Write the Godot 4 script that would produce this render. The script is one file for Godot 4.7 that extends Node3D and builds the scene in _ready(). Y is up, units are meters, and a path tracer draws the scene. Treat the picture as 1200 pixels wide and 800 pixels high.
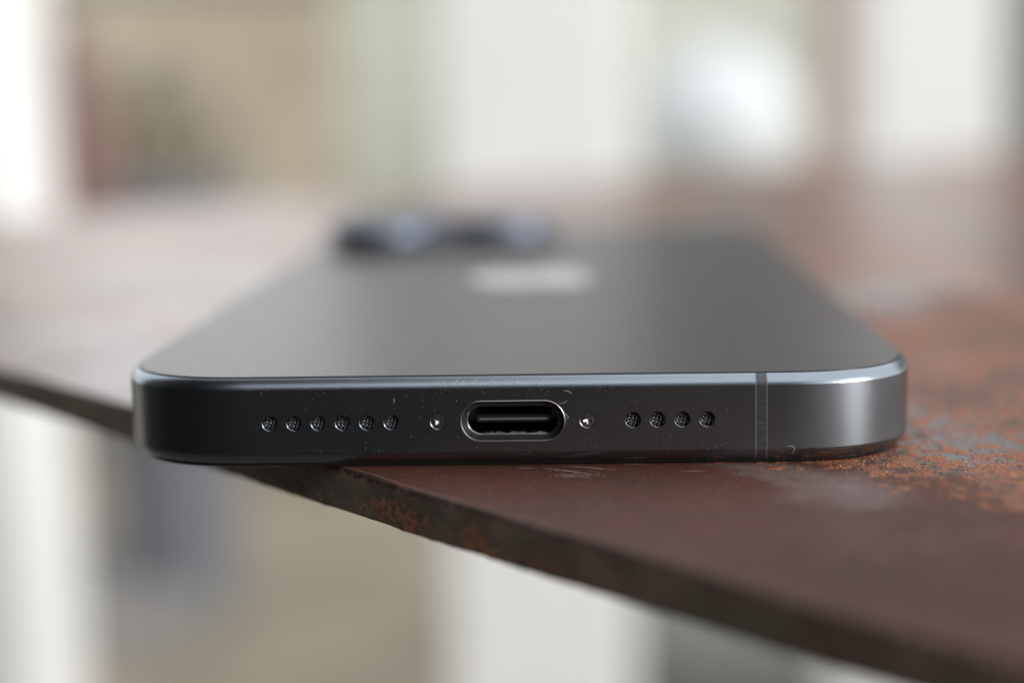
extends Node3D
# A dark phone lying face down on the corner of a rusted steel table top, seen from its charging port.
# Lengths of small things are written in millimetres (MM) round the middle of the phone's near end.

const MM := 0.001
const TABLE_Y := 0.74
const EDGE_DIR := Vector2(0.6605, 0.7508)    # along the table's near edge (x, z)
const EDGE_IN := Vector2(0.7508, -0.6605)    # from that edge into the table
const TABLE_CORNER := Vector2(-217.0, -230.0)
const TABLE_LONG := 720.0
const TABLE_DEEP := 620.0
const TABLE_THICK := 4.0
const HALF_W := 35.75
const LENGTH := 149.6

var used := {}
var rng := RandomNumberGenerator.new()
var phone: Node3D


# ---------------------------------------------------------------- mesh builder
class Shape:
	var v := PackedVector3Array()
	var n := PackedVector3Array()
	var uv := PackedVector2Array()
	var col := PackedColorArray()
	var idx := PackedInt32Array()
	var unit := 0.001

	func p(at: Vector3, normal: Vector3, tex := Vector2.ZERO) -> int:
		v.append(at * unit)
		n.append(normal)
		uv.append(tex)
		return v.size() - 1

	func tri(a: int, b: int, c: int) -> void:
		var g := (v[b] - v[a]).cross(v[c] - v[a])
		if g.dot(n[a] + n[b] + n[c]) > 0.0:
			idx.append_array([a, c, b])
		else:
			idx.append_array([a, b, c])

	func quad(a: int, b: int, c: int, d: int) -> void:
		tri(a, b, c)
		tri(a, c, d)

	# rows of vertex numbers joined by quads
	func net(rows: Array, closed := false) -> void:
		for i in rows.size() - 1:
			var a: PackedInt32Array = rows[i]
			var b: PackedInt32Array = rows[i + 1]
			var m := a.size()
			for j in (m if closed else m - 1):
				var k := (j + 1) % m
				quad(a[j], a[k], b[k], b[j])

	func flat_quad(a: Vector3, b: Vector3, c: Vector3, d: Vector3, out: Vector3) -> void:
		var nn := (b - a).cross(d - a).normalized()
		if nn.dot(out) < 0.0:
			nn = -nn
		quad(p(a, nn, Vector2(0, 0)), p(b, nn, Vector2(1, 0)), p(c, nn, Vector2(1, 1)), p(d, nn, Vector2(0, 1)))

	# box with chamfered edges
	func box(lo: Vector3, hi: Vector3, ch: float) -> void:
		var c := (lo + hi) / 2.0
		var h := (hi - lo) / 2.0
		for ax in 3:
			var a1 := (ax + 1) % 3
			var a2 := (ax + 2) % 3
			for s in [-1.0, 1.0]:
				var q := []
				for k in [[-1, -1], [1, -1], [1, 1], [-1, 1]]:
					var w := Vector3.ZERO
					w[ax] = s * h[ax]
					w[a1] = k[0] * (h[a1] - ch)
					w[a2] = k[1] * (h[a2] - ch)
					q.append(c + w)
				var out := Vector3.ZERO
				out[ax] = s
				flat_quad(q[0], q[1], q[2], q[3], out)
			for s1 in [-1.0, 1.0]:
				for s2 in [-1.0, 1.0]:
					var q := []
					for k in [[-1, 0], [1, 0], [1, 1], [-1, 1]]:
						var w := Vector3.ZERO
						w[ax] = k[0] * (h[ax] - ch)
						w[a1] = s1 * (h[a1] - (ch if k[1] == 1 else 0.0))
						w[a2] = s2 * (h[a2] - (0.0 if k[1] == 1 else ch))
						q.append(c + w)
					var out := Vector3.ZERO
					out[a1] = s1
					out[a2] = s2
					flat_quad(q[0], q[1], q[2], q[3], out)
		for s0 in [-1.0, 1.0]:
			for s1 in [-1.0, 1.0]:
				for s2 in [-1.0, 1.0]:
					var s := Vector3(s0, s1, s2)
					var nn := s.normalized()
					var e := []
					for k in 3:
						var w := h - Vector3.ONE * ch
						w[k] = h[k]
						e.append(p(c + w * s, nn))
					tri(e[0], e[1], e[2])

	# surface of revolution about y: profile of (radius, height)
	func lathe(at: Vector3, prof: Array, seg := 48, wave := 0.0, waves := 0) -> void:
		var rows := []
		for i in prof.size():
			var t: Vector2 = prof[mini(i + 1, prof.size() - 1)] - prof[maxi(i - 1, 0)]
			var row := PackedInt32Array()
			for j in seg + 1:
				var a := TAU * j / seg
				var r: float = prof[i].x * (1.0 + wave * cos(a * waves))
				row.append(p(at + Vector3(cos(a) * r, prof[i].y, sin(a) * r), Vector3(cos(a) * t.y, -t.x, sin(a) * t.y).normalized(), Vector2(4.0 * j / seg, float(i) / prof.size())))
			rows.append(row)
		net(rows)

	# tube along points
	func tube(pts: Array, rad: float, sides := 6, taper := 0.0) -> void:
		var rows := []
		var ref := Vector3(0.31, 0.9, 0.27)
		for i in pts.size():
			var t: Vector3 = (pts[mini(i + 1, pts.size() - 1)] - pts[maxi(i - 1, 0)]).normalized()
			var a := t.cross(ref).normalized()
			var b := t.cross(a)
			var f := float(i) / maxf(1.0, pts.size() - 1)
			var r := rad * (1.0 - taper * absf(f * 2.0 - 1.0))
			var row := PackedInt32Array()
			for j in sides + 1:
				var w := a * cos(TAU * j / sides) + b * sin(TAU * j / sides)
				row.append(p(pts[i] + w * r, w, Vector2(f, float(j) / sides)))
			rows.append(row)
		net(rows)

	func mesh() -> ArrayMesh:
		var arr := []
		arr.resize(Mesh.ARRAY_MAX)
		arr[Mesh.ARRAY_VERTEX] = v
		arr[Mesh.ARRAY_NORMAL] = n
		arr[Mesh.ARRAY_TEX_UV] = uv
		if col.size() == v.size():
			arr[Mesh.ARRAY_COLOR] = col
		arr[Mesh.ARRAY_INDEX] = idx
		var m := ArrayMesh.new()
		m.add_surface_from_arrays(Mesh.PRIMITIVE_TRIANGLES, arr)
		return m


# ---------------------------------------------------------------- naming
func numbered(called: String) -> String:
	used[called] = used.get(called, -1) + 1
	return called if used[called] == 0 else "%s_%03d" % [called, used[called]]


func tag(o: Node, label: String, category: String, group := "") -> Node:
	o.set_meta("label", label)
	o.set_meta("category", category)
	if group:
		o.set_meta("group", group)
	return o


func obj(called: String, s: Shape, m: Material, parent: Node = null) -> MeshInstance3D:
	return put(called, s.mesh(), m, parent)


func put(called: String, mesh: Mesh, m: Material, parent: Node = null) -> MeshInstance3D:
	var o := MeshInstance3D.new()
	o.name = numbered(called) if parent == null else called
	o.mesh = mesh
	o.material_override = null
	mesh.surface_set_material(0, m) if mesh is ArrayMesh else mesh.set("material", m)
	if parent == null:
		add_child(o)
	else:
		var base := called
		var k := 0
		while parent.has_node(NodePath(o.name)):
			k += 1
			o.name = "%s_%03d" % [base, k]
		parent.add_child(o, true)
	return o


func thing(called: String, label: String, category: String, at: Vector3, group := "") -> Node3D:
	var o := Node3D.new()
	o.name = numbered(called)
	o.position = at
	add_child(o)
	tag(o, label, category, group)
	return o


func lin(r: float, g: float, b: float) -> Color:
	return Color(r, g, b).linear_to_srgb()


func mat(c: Color, rough: float, metal := 0.0) -> StandardMaterial3D:
	var m := StandardMaterial3D.new()
	m.albedo_color = c
	m.roughness = rough
	m.metallic = metal
	return m


func noise(freq: float, octaves: int, s: int, kind := FastNoiseLite.TYPE_SIMPLEX_SMOOTH) -> FastNoiseLite:
	var f := FastNoiseLite.new()
	f.noise_type = kind
	f.seed = s
	f.frequency = freq
	f.fractal_octaves = octaves
	f.fractal_type = FastNoiseLite.FRACTAL_FBM if octaves > 1 else FastNoiseLite.FRACTAL_NONE
	return f


func seamless(freq: float, octaves: int, s: int, size := 256) -> Image:
	var im := noise(freq, octaves, s).get_seamless_image(size, size)
	im.convert(Image.FORMAT_RGB8)
	return im


func bumpy(m: StandardMaterial3D, freq: float, s: int, strength: float, per_metre: float, size := 256) -> StandardMaterial3D:
	m.normal_enabled = true
	var im := seamless(freq, 3, s, size)
	im.bump_map_to_normal_map(strength)
	m.normal_texture = ImageTexture.create_from_image(im)
	m.uv1_triplanar = true
	m.uv1_scale = Vector3.ONE * per_metre
	return m


func smudged(m: StandardMaterial3D, s: int, lo: float, hi: float) -> void:   # uneven gloss: wiped and touched patches
	var im := seamless(0.009, 5, s, 512)
	for y in 512:
		for x in 512:
			var f := lerpf(lo, hi, smoothstep(0.15, 0.85, im.get_pixel(x, y).r))
			im.set_pixel(x, y, Color(f, f, f))
	m.roughness_texture = ImageTexture.create_from_image(im)
	m.roughness_texture_channel = BaseMaterial3D.TEXTURE_CHANNEL_GREEN


func mottled(a: Color, b: Color, rough: float, freq: float, s: int, per_metre: float, octaves := 5) -> StandardMaterial3D:
	var m := mat(Color.WHITE, rough)
	var im := seamless(freq, octaves, s, 512)
	for y in 512:
		for x in 512:
			im.set_pixel(x, y, a.lerp(b, smoothstep(0.2, 0.8, im.get_pixel(x, y).r)))
	m.albedo_texture = ImageTexture.create_from_image(im)
	m.uv1_triplanar = true
	m.uv1_world_triplanar = true
	m.uv1_scale = Vector3.ONE * per_metre
	return m


# ================================================================= scene
func _ready() -> void:
	rng.seed = 71
	# camera: found by fitting the phone's real size to the photograph
	var cam := Camera3D.new()
	cam.name = "camera"
	var yaw := 0.0422
	var pitch := 0.1507
	var roll := -0.019
	cam.transform = Transform3D(Basis.from_euler(Vector3(-pitch, yaw, roll)), Vector3(6.24, 33.24, 146.39) * MM + Vector3(0, TABLE_Y, 0))
	cam.near = 0.01
	cam.far = 400.0
	var att := CameraAttributesPhysical.new()
	att.frustum_focal_length = 60.84
	att.frustum_focus_distance = 0.1482
	att.frustum_near = 0.01
	att.frustum_far = 400.0
	att.exposure_aperture = 8.0
	cam.attributes = att
	cam.fov = rad_to_deg(2.0 * atan(12.0 / 60.84))
	add_child(cam)
	cam.current = true
	# overcast sky, a broad weak sun
	var env := Environment.new()
	env.background_mode = Environment.BG_SKY
	var sky := Sky.new()
	var sm := ProceduralSkyMaterial.new()
	sm.sky_top_color = Color(0.95, 0.96, 0.98)
	sm.sky_horizon_color = Color(0.92, 0.92, 0.91)
	sm.sky_curve = 0.2
	sm.ground_bottom_color = Color(0.42, 0.41, 0.39)
	sm.ground_horizon_color = Color(0.55, 0.55, 0.53)
	sm.sky_energy_multiplier = 1.0
	sky.sky_material = sm
	env.sky = sky
	env.tonemap_mode = Environment.TONE_MAPPER_LINEAR
	env.tonemap_exposure = 1.95
	env.sdfgi_enabled = true
	env.ssao_enabled = true
	env.ssil_enabled = true
	var we := WorldEnvironment.new()
	we.name = "environment"
	we.environment = env
	add_child(we)
	var sun := DirectionalLight3D.new()
	sun.name = "sun"
	sun.light_energy = 0.48
	sun.light_angular_distance = 24.0
	sun.light_color = Color(1.0, 0.985, 0.97)
	sun.shadow_enabled = true
	add_child(sun)
	sun.look_at_from_position(Vector3(2.45, 0.82, 1.6), Vector3.ZERO)

	build_place()
	build_viewer_side()
	build_table()
	build_phone()
	build_small()


# ---------------------------------------------------------------- surroundings, all far out of focus
func build_place() -> void:
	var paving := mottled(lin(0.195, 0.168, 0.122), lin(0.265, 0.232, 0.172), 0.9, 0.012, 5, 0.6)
	var s := Shape.new()
	s.unit = 1.0
	s.flat_quad(Vector3(-60, 0, -60), Vector3(60, 0, -60), Vector3(60, 0, 60), Vector3(-60, 0, 60), Vector3.UP)
	obj("ground", s, paving).set_meta("kind", "structure")

	# low beige garden wall with a coping
	var plaster := mottled(lin(0.37, 0.32, 0.245), lin(0.45, 0.40, 0.315), 0.9, 0.01, 9, 0.7)
	var w := thing("garden_wall", "long low beige rendered garden wall behind the table on the left", "wall", Vector3(-1.6, 0, -4.3))
	s = Shape.new()
	s.unit = 1.0
	s.box(Vector3(-2.6, 0, -0.12), Vector3(1.62, 1.03, 0.12), 0.012)
	obj("wall", s, plaster, w)
	s = Shape.new()
	s.unit = 1.0
	s.box(Vector3(-2.64, 1.033, -0.17), Vector3(1.66, 1.08, 0.17), 0.012)
	obj("coping", s, mottled(lin(0.34, 0.32, 0.28), lin(0.42, 0.40, 0.36), 0.85, 0.02, 4, 1.0), w)

	# pale house behind on the right, with its dark door
	var white := mottled(lin(0.43, 0.45, 0.40), lin(0.51, 0.52, 0.47), 0.85, 0.008, 12, 0.6)
	var h := thing("house", "pale house with dark boards above and a dark door, behind the table's right half", "house", Vector3(2.2, 0, -5.2))
	s = Shape.new()
	s.unit = 1.0
	s.box(Vector3(-2.15, 0, -2.0), Vector3(-0.90, 1.12, 0.0), 0.01)
	s.box(Vector3(0.02, 0, -2.0), Vector3(4.0, 1.12, 0.0), 0.01)
	obj("wall", s, white, h)
	s = Shape.new()
	s.unit = 1.0
	s.box(Vector3(-0.896, 0.0, -0.16), Vector3(0.016, 2.046, -0.1), 0.006)
	obj("door", s, mat(lin(0.05, 0.05, 0.048), 0.5), h)
	var dark := mottled(lin(0.10, 0.10, 0.095), lin(0.14, 0.14, 0.13), 0.8, 0.02, 44, 1.0)
	for k in 8:
		for side in [[-2.15, -0.90], [0.02, 4.0]]:
			s = Shape.new()
			s.unit = 1.0
			s.box(Vector3(side[0], 1.124 + 0.2 * k, -0.03), Vector3(side[1], 1.32 + 0.2 * k, 0.025), 0.006)
			obj("plank", s, dark, h)
	s = Shape.new()
	s.unit = 1.0
	s.box(Vector3(-0.896, 2.05, -2.0), Vector3(0.016, 2.72, -0.02), 0.01)
	s.box(Vector3(-2.14, 1.13, -2.0), Vector3(-0.902, 2.72, -0.034), 0.01)
	s.box(Vector3(0.022, 1.13, -2.0), Vector3(3.99, 2.72, -0.034), 0.01)
	obj("upper_wall", s, dark, h)
	s = Shape.new()
	s.unit = 1.0
	s.box(Vector3(-2.5, 2.73, -2.3), Vector3(4.3, 2.86, 0.45), 0.02)
	s.box(Vector3(-2.4, 2.863, -2.2), Vector3(4.2, 3.1, 0.35), 0.2)
	obj("roof", s, mat(lin(0.09, 0.075, 0.07), 0.8), h)

	# white posts close behind the table
	var paint := mottled(lin(0.83, 0.84, 0.83), lin(0.87, 0.87, 0.86), 0.45, 0.02, 31, 2.0)
	paint.uv1_offset = Vector3(0.7, 0.3, 0.4)
	var worn := mottled(lin(0.64, 0.645, 0.64), lin(0.70, 0.705, 0.695), 0.5, 0.02, 34, 2.0)
	post(Vector3(-0.446, 0, -1.06), 0.128, paint, "white post left of the table, cut off by the photo's left side")
	post(Vector3(-0.024, 0, -1.0), 0.120, paint, "broad white post straight behind the phone's camera end")
	post(Vector3(0.335, 0, -1.55), 0.124, worn, "white post right of the round white lamp globe")

	# reddish brown timber post between the globe and the right white post
	var t := thing("timber_post", "slim reddish brown timber post just left of the right white post", "post", Vector3(0.50, 0, -3.2))
	s = Shape.new()
	s.unit = 1.0
	s.box(Vector3(-0.045, 0, -0.045), Vector3(0.045, 2.2, 0.045), 0.008)
	obj("shaft", s, mottled(lin(0.26, 0.175, 0.15), lin(0.34, 0.23, 0.20), 0.8, 0.02, 15, 1.5), t)
	s = Shape.new()
	s.unit = 1.0
	s.box(Vector3(-0.06, 2.203, -0.06), Vector3(0.06, 2.25, 0.06), 0.01)
	obj("cap", s, mat(lin(0.14, 0.08, 0.065), 0.8), t)

	# globe lamp on a low pillar
	var g := thing("garden_lamp", "round pale white lamp globe on a low stand behind the phone", "lamp", Vector3(0.235, 0, -2.75))
	s = Shape.new()
	s.unit = 1.0
	var prof := []
	for i in 25:
		var a := -PI / 2 + PI * i / 24.0
		prof.append(Vector2(maxf(0.0005, 0.130 * cos(a)), 0.69 + 0.130 * sin(a)))
	s.lathe(Vector3.ZERO, prof, 40)
	obj("globe", s, mat(lin(0.55, 0.585, 0.60), 0.85), g)
	s = Shape.new()
	s.unit = 1.0
	s.lathe(Vector3.ZERO, [Vector2(0.001, 0.60), Vector2(0.062, 0.60), Vector2(0.066, 0.585), Vector2(0.05, 0.56), Vector2(0.032, 0.53), Vector2(0.032, 0.50)], 32)
	obj("collar", s, mat(lin(0.25, 0.24, 0.21), 0.5), g)
	s = Shape.new()
	s.unit = 1.0
	s.lathe(Vector3.ZERO, [Vector2(0.03, 0.50), Vector2(0.03, 0.06), Vector2(0.10, 0.035), Vector2(0.11, 0.0)], 32)
	obj("stand", s, mat(lin(0.25, 0.24, 0.21), 0.6), g)

	# tall grey planter on the left, under and behind the table
	var pl := thing("planter", "tall round blue grey planter standing on the ground left of the table", "planter", Vector3(-0.605, 0, -2.35))
	s = Shape.new()
	s.unit = 1.0
	s.lathe(Vector3.ZERO, [Vector2(0.085, 0.0), Vector2(0.09, 0.01), Vector2(0.112, 0.56), Vector2(0.125, 0.575), Vector2(0.125, 0.62), Vector2(0.12, 0.625), Vector2(0.108, 0.622), Vector2(0.104, 0.585)], 48)
	obj("pot", s, mottled(lin(0.12, 0.13, 0.15), lin(0.17, 0.18, 0.20), 0.6, 0.02, 77, 2.0), pl)
	s = Shape.new()
	s.unit = 1.0
	s.lathe(Vector3.ZERO, [Vector2(0.1045, 0.588), Vector2(0.06, 0.598), Vector2(0.0005, 0.602)], 32)
	obj("soil", s, mat(lin(0.05, 0.035, 0.025), 0.95), pl)

	# closed red parasol beside the left post
	var pa := thing("parasol", "closed dull red parasol standing beside the left white post", "parasol", Vector3(-0.70, 0, -2.25))
	s = Shape.new()
	s.unit = 1.0
	s.lathe(Vector3.ZERO, [Vector2(0.052, 0.35), Vector2(0.066, 0.37), Vector2(0.07, 0.42), Vector2(0.062, 0.5), Vector2(0.05, 0.62), Vector2(0.038, 0.74), Vector2(0.022, 0.84), Vector2(0.004, 0.87)], 64, 0.16, 8)
	obj("canopy", s, mat(lin(0.23, 0.135, 0.12), 0.85), pa)
	s = Shape.new()
	s.unit = 1.0
	s.lathe(Vector3.ZERO, [Vector2(0.013, 0.05), Vector2(0.013, 0.865), Vector2(0.010, 0.89), Vector2(0.0005, 0.90)], 20)
	obj("pole", s, mat(lin(0.35, 0.33, 0.30), 0.5), pa)
	s = Shape.new()
	s.unit = 1.0
	s.lathe(Vector3.ZERO, [Vector2(0.17, 0.0), Vector2(0.17, 0.03), Vector2(0.15, 0.05), Vector2(0.03, 0.065), Vector2(0.025, 0.13), Vector2(0.014, 0.135)], 40)
	obj("base", s, mat(lin(0.20, 0.19, 0.18), 0.8), pa)

	# pale green painted post left of the middle white one
	t = thing("green_post", "pale green painted post showing just left of the middle white post", "post", Vector3(-0.325, 0, -3.1))
	s = Shape.new()
	s.unit = 1.0
	s.box(Vector3(-0.11, 0, -0.08), Vector3(0.12, 2.3, 0.08), 0.01)
	obj("shaft", s, mottled(lin(0.38, 0.40, 0.33), lin(0.45, 0.47, 0.40), 0.7, 0.012, 14, 0.9), t)
	s = Shape.new()
	s.unit = 1.0
	s.box(Vector3(-0.13, 2.303, -0.1), Vector3(0.14, 2.36, 0.1), 0.01)
	obj("capital", s, mat(lin(0.50, 0.54, 0.45), 0.7), t)

	# dull brown green shrub in front of the wall
	shrub(Vector3(-0.92, 0, -3.6), 0.24, 0.80, 700, lin(0.22, 0.185, 0.13), lin(0.32, 0.28, 0.20), "low brownish shrub standing against the beige wall on the left")

	# dark stone step right of the middle post, seen under the table
	var st := thing("stone_step", "dark grey stone step on the ground right of the middle white post", "step", Vector3(0.27, 0, -1.95))
	s = Shape.new()
	s.unit = 1.0
	s.box(Vector3(-0.21, 0, -0.35), Vector3(0.15, 0.10, 0.10), 0.012)
	obj("block", s, mottled(lin(0.10, 0.105, 0.095), lin(0.14, 0.145, 0.13), 0.85, 0.02, 21, 2.0), st)


# the side the picture is taken from: a dark board fence that keeps the sky off the phone's near end
func build_viewer_side() -> void:
	var f := thing("board_fence", "dark upright board fence standing close behind the viewer, outside the photo", "fence", Vector3(0, 0, 0.8))
	var boards := []
	for k in 3:
		boards.append(mat(lin(0.016 + 0.004 * k, 0.016 + 0.004 * k, 0.015 + 0.003 * k), 0.8))
	for k in 17:
		var s := Shape.new()
		s.unit = 1.0
		var x := 0.34 - 0.152 * k
		s.box(Vector3(x - 0.148, 0.02, -0.012), Vector3(x, (1.36 if k < 4 else 2.3) + 0.012 * sin(k * 2.3), 0.012), 0.004)
		obj("plank", s, boards[(k * 7) % 3], f)
	for k in 9:
		var s := Shape.new()
		s.unit = 1.0
		var z := 0.0 - 0.152 * k
		s.box(Vector3(-1.212, 0.02, z - 0.148), Vector3(-1.188, 2.28 + 0.012 * sin(k * 1.7), z), 0.004)
		obj("plank", s, boards[(k * 5) % 3], f)
	for y in [0.3, 1.0]:
		var s := Shape.new()
		s.unit = 1.0
		s.box(Vector3(-2.4, y, 0.014), Vector3(0.35, y + 0.09, 0.06), 0.004)
		obj("rail", s, boards[1], f)

	var p := thing("porch_roof", "dark boarded canopy reaching out over the table from the fence, above the photo", "roof", Vector3(0, 2.425, 0))
	for k in 12:
		var s := Shape.new()
		s.unit = 1.0
		var x := -0.09 - 0.2 * k
		s.box(Vector3(x - 0.197, 0.0, -0.50 if k < 3 else -0.85), Vector3(x, 0.03, 0.84), 0.004)
		obj("plank", s, boards[(k * 4) % 3], p)
	var c := Shape.new()
	c.unit = 1.0
	c.box(Vector3(-2.45, 0.033, -0.54), Vector3(-0.07, 0.06, 0.9), 0.006)
	obj("covering", c, boards[2], p)

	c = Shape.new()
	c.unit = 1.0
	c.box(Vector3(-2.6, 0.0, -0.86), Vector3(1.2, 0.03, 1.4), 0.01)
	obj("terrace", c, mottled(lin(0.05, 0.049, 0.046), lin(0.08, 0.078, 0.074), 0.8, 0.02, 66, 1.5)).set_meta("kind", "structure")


func post(at: Vector3, w: float, m: Material, label: String) -> void:
	var t := thing("white_post", label, "post", at, "white posts behind the table")
	var s := Shape.new()
	s.unit = 1.0
	s.box(Vector3(-w / 2, 0.203, -w / 2), Vector3(w / 2, 2.35, w / 2), 0.003)
	obj("shaft", s, m, t)
	s = Shape.new()
	s.unit = 1.0
	s.box(Vector3(-w * 0.62, 0, -w * 0.62), Vector3(w * 0.62, 0.2, w * 0.62), 0.012)
	obj("plinth", s, m, t)
	s = Shape.new()
	s.unit = 1.0
	s.box(Vector3(-w * 0.62, 2.353, -w * 0.62), Vector3(w * 0.62, 2.42, w * 0.62), 0.012)
	obj("capital", s, m, t)


func shrub(at: Vector3, r: float, tall: float, count: int, a: Color, b: Color, label: String) -> void:
	var t := thing("shrub", label, "shrub", at)
	var s := Shape.new()
	s.unit = 1.0
	for k in 5:
		var ang := TAU * k / 5.0
		var pts := []
		for i in 7:
			var f := i / 6.0
			pts.append(Vector3(cos(ang) * r * 0.55 * f * f, tall * 0.85 * f, sin(ang) * r * 0.55 * f * f))
		s.tube(pts, 0.012, 6)
	obj("stem", s, mat(lin(0.12, 0.08, 0.05), 0.9), t)
	s = Shape.new()
	s.unit = 1.0
	for i in count:
		var f := rng.randf()
		var ang := rng.randf() * TAU
		var rr := r * sqrt(rng.randf()) * (0.55 + 0.45 * sin(PI * clampf(f * 0.9 + 0.1, 0, 1))) * (0.85 + 0.2 * sin(ang * 3.0 + f * 9.0))
		var c := Vector3(cos(ang) * rr, tall * (0.08 + 0.92 * f), sin(ang) * rr)
		var d := (Vector3(cos(ang), 0.5, sin(ang)) + Vector3(rng.randf() - 0.5, rng.randf() - 0.5, rng.randf() - 0.5) * 1.6).normalized()
		var side := d.cross(Vector3(rng.randf(), 1, rng.randf())).normalized()
		var nn := side.cross(d).normalized()
		var l := 0.05 + 0.03 * rng.randf()
		var cc := a.srgb_to_linear().lerp(b.srgb_to_linear(), rng.randf())
		var q := [s.p(c, nn), s.p(c + d * l * 0.5 + side * l * 0.22 + nn * 0.004, nn), s.p(c + d * l, nn), s.p(c + d * l * 0.5 - side * l * 0.22 + nn * 0.004, nn)]
		s.quad(q[0], q[1], q[2], q[3])
		for k in 4:
			s.col.append(cc)
	var lm := mat(Color.WHITE, 0.6)
	lm.vertex_color_use_as_albedo = true
	lm.backlight_enabled = true
	lm.backlight = Color(0.5, 0.5, 0.5)
	obj("foliage", s, lm, t).set_meta("kind", "stuff")


# ---------------------------------------------------------------- table
func on_table(s: float, t: float, y := 0.0) -> Vector3:
	var q := TABLE_CORNER + EDGE_DIR * s + EDGE_IN * t
	return Vector3(q.x, y, q.y)


func rust_textures(s0: float, t0: float, span: float, size: int) -> Array:
	var na := noise(1.0 / 22.0, 5, 3)
	var nb := noise(1.0 / 2.6, 4, 8)
	var nc := noise(1.0 / 0.32, 2, 19)
	var nd := noise(1.0 / 60.0, 3, 41)
	var alb := PackedByteArray()
	var aux := PackedByteArray()
	alb.resize(size * size * 3)
	aux.resize(size * size * 3)
	var step := span / size
	var fine := step < 0.3
	var patina := Color(0.080, 0.025, 0.015)
	var patina2 := Color(0.050, 0.018, 0.011)
	var orange := Color(0.29, 0.098, 0.042)
	var tan_rust := Color(0.175, 0.080, 0.050)
	var dark := Color(0.055, 0.042, 0.036)
	var bare := Color(0.14, 0.145, 0.155)
	var lut := PackedByteArray()
	lut.resize(1025)
	for i in 1025:
		lut[i] = int(round(255.0 * pow(i / 1024.0, 1.0 / 2.2) if i > 3 else 255.0 * 12.92 * i / 1024.0))
	var o := 0
	for j in size:
		var t := t0 + (j + 0.5) * step
		for i in size:
			var s := s0 + (i + 0.5) * step
			var a := na.get_noise_2d(s, t)
			var b := nb.get_noise_2d(s, t)
			var c := nc.get_noise_2d(s, t) if fine else 0.0
			var d := nd.get_noise_2d(s, t)
			var m := smoothstep(-1.6, 1.6, t - 31.0 + a * 9.0 + b * 5.0)
			var col := patina.lerp(patina2, clampf(0.5 + a * 0.9 + b * 0.5 + d, 0, 1))
			var rough := lerpf(0.34, 0.60, smoothstep(280.0, 325.0, s)) + b * 0.08 + a * 0.08
			var hgt := 0.42 + b * 0.035 + c * 0.05
			# pale rubbed patch in the front band
			var rub := smoothstep(0.15, 0.75, 1.0 - Vector2((s - 338.0) / 13.0, (t - 25.5) / 8.0).length() + a * 0.7 + b * 0.25)
			col = col.lerp(Color(0.20, 0.165, 0.155), rub * 0.45)
			if m > 0.0:
				var k := a * 0.9 + b * 0.75
				var crust := tan_rust.lerp(orange, smoothstep(-0.05, 0.35, b * 0.9 + c * 0.35 + a * 0.3))
				crust = crust.lerp(dark, smoothstep(0.0, 0.34, -k + c * 0.2 - 0.02))
				var grey := smoothstep(0.10, 0.30, d + a * 0.45 - b * 0.5 - 0.07)
				crust = crust.lerp(bare, grey * 0.8)
				col = col.lerp(crust, m)
				rough = lerpf(rough, lerpf(0.42 + b * 0.2, 0.26, grey), m)
				hgt = lerpf(hgt, 0.56 + b * 0.30 + c * 0.16 - grey * 0.12, m)
			# thin rim of orange along the crust's border
			var rim := smoothstep(0.0, 0.35, m) * (1.0 - smoothstep(0.45, 1.0, m))
			col = col.lerp(orange, rim * clampf(0.45 + b * 1.2, 0, 1))
			col = col * (1.0 + c * 0.35)
			alb[o] = lut[clampi(int(col.r * 1024.0), 0, 1024)]
			alb[o + 1] = lut[clampi(int(col.g * 1024.0), 0, 1024)]
			alb[o + 2] = lut[clampi(int(col.b * 1024.0), 0, 1024)]
			aux[o] = clampi(int(hgt * 255.0), 0, 255)
			aux[o + 1] = clampi(int(rough * 255.0), 20, 255)
			o += 3
	return [Image.create_from_data(size, size, false, Image.FORMAT_RGB8, alb), Image.create_from_data(size, size, false, Image.FORMAT_RGB8, aux)]


func scratch(im: Image, x0: float, y0: float, x1: float, y1: float, c: Color, gap: float) -> void:
	var n := int(maxf(absf(x1 - x0), absf(y1 - y0)) * 2.0) + 1
	for i in n:
		if rng.randf() < gap:
			continue
		var f := float(i) / n
		var x := int(lerpf(x0, x1, f))
		var y := int(lerpf(y0, y1, f) + 0.6 * sin(f * 5.0))
		if x > 0 and y > 0 and x < im.get_width() and y < im.get_height():
			im.set_pixel(x, y, im.get_pixel(x, y).lerp(c, 0.9 * sin(PI * (0.1 + 0.8 * f))))


func surface_of(pair: Array, relief: float) -> StandardMaterial3D:
	var m := mat(Color.WHITE, 1.0)
	m.albedo_texture = ImageTexture.create_from_image(pair[0])
	var aux := ImageTexture.create_from_image(pair[1])
	m.roughness_texture = aux
	m.roughness_texture_channel = BaseMaterial3D.TEXTURE_CHANNEL_GREEN
	m.heightmap_enabled = true
	m.heightmap_scale = relief
	m.heightmap_texture = aux
	m.metallic_specular = 0.29
	return m


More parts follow.
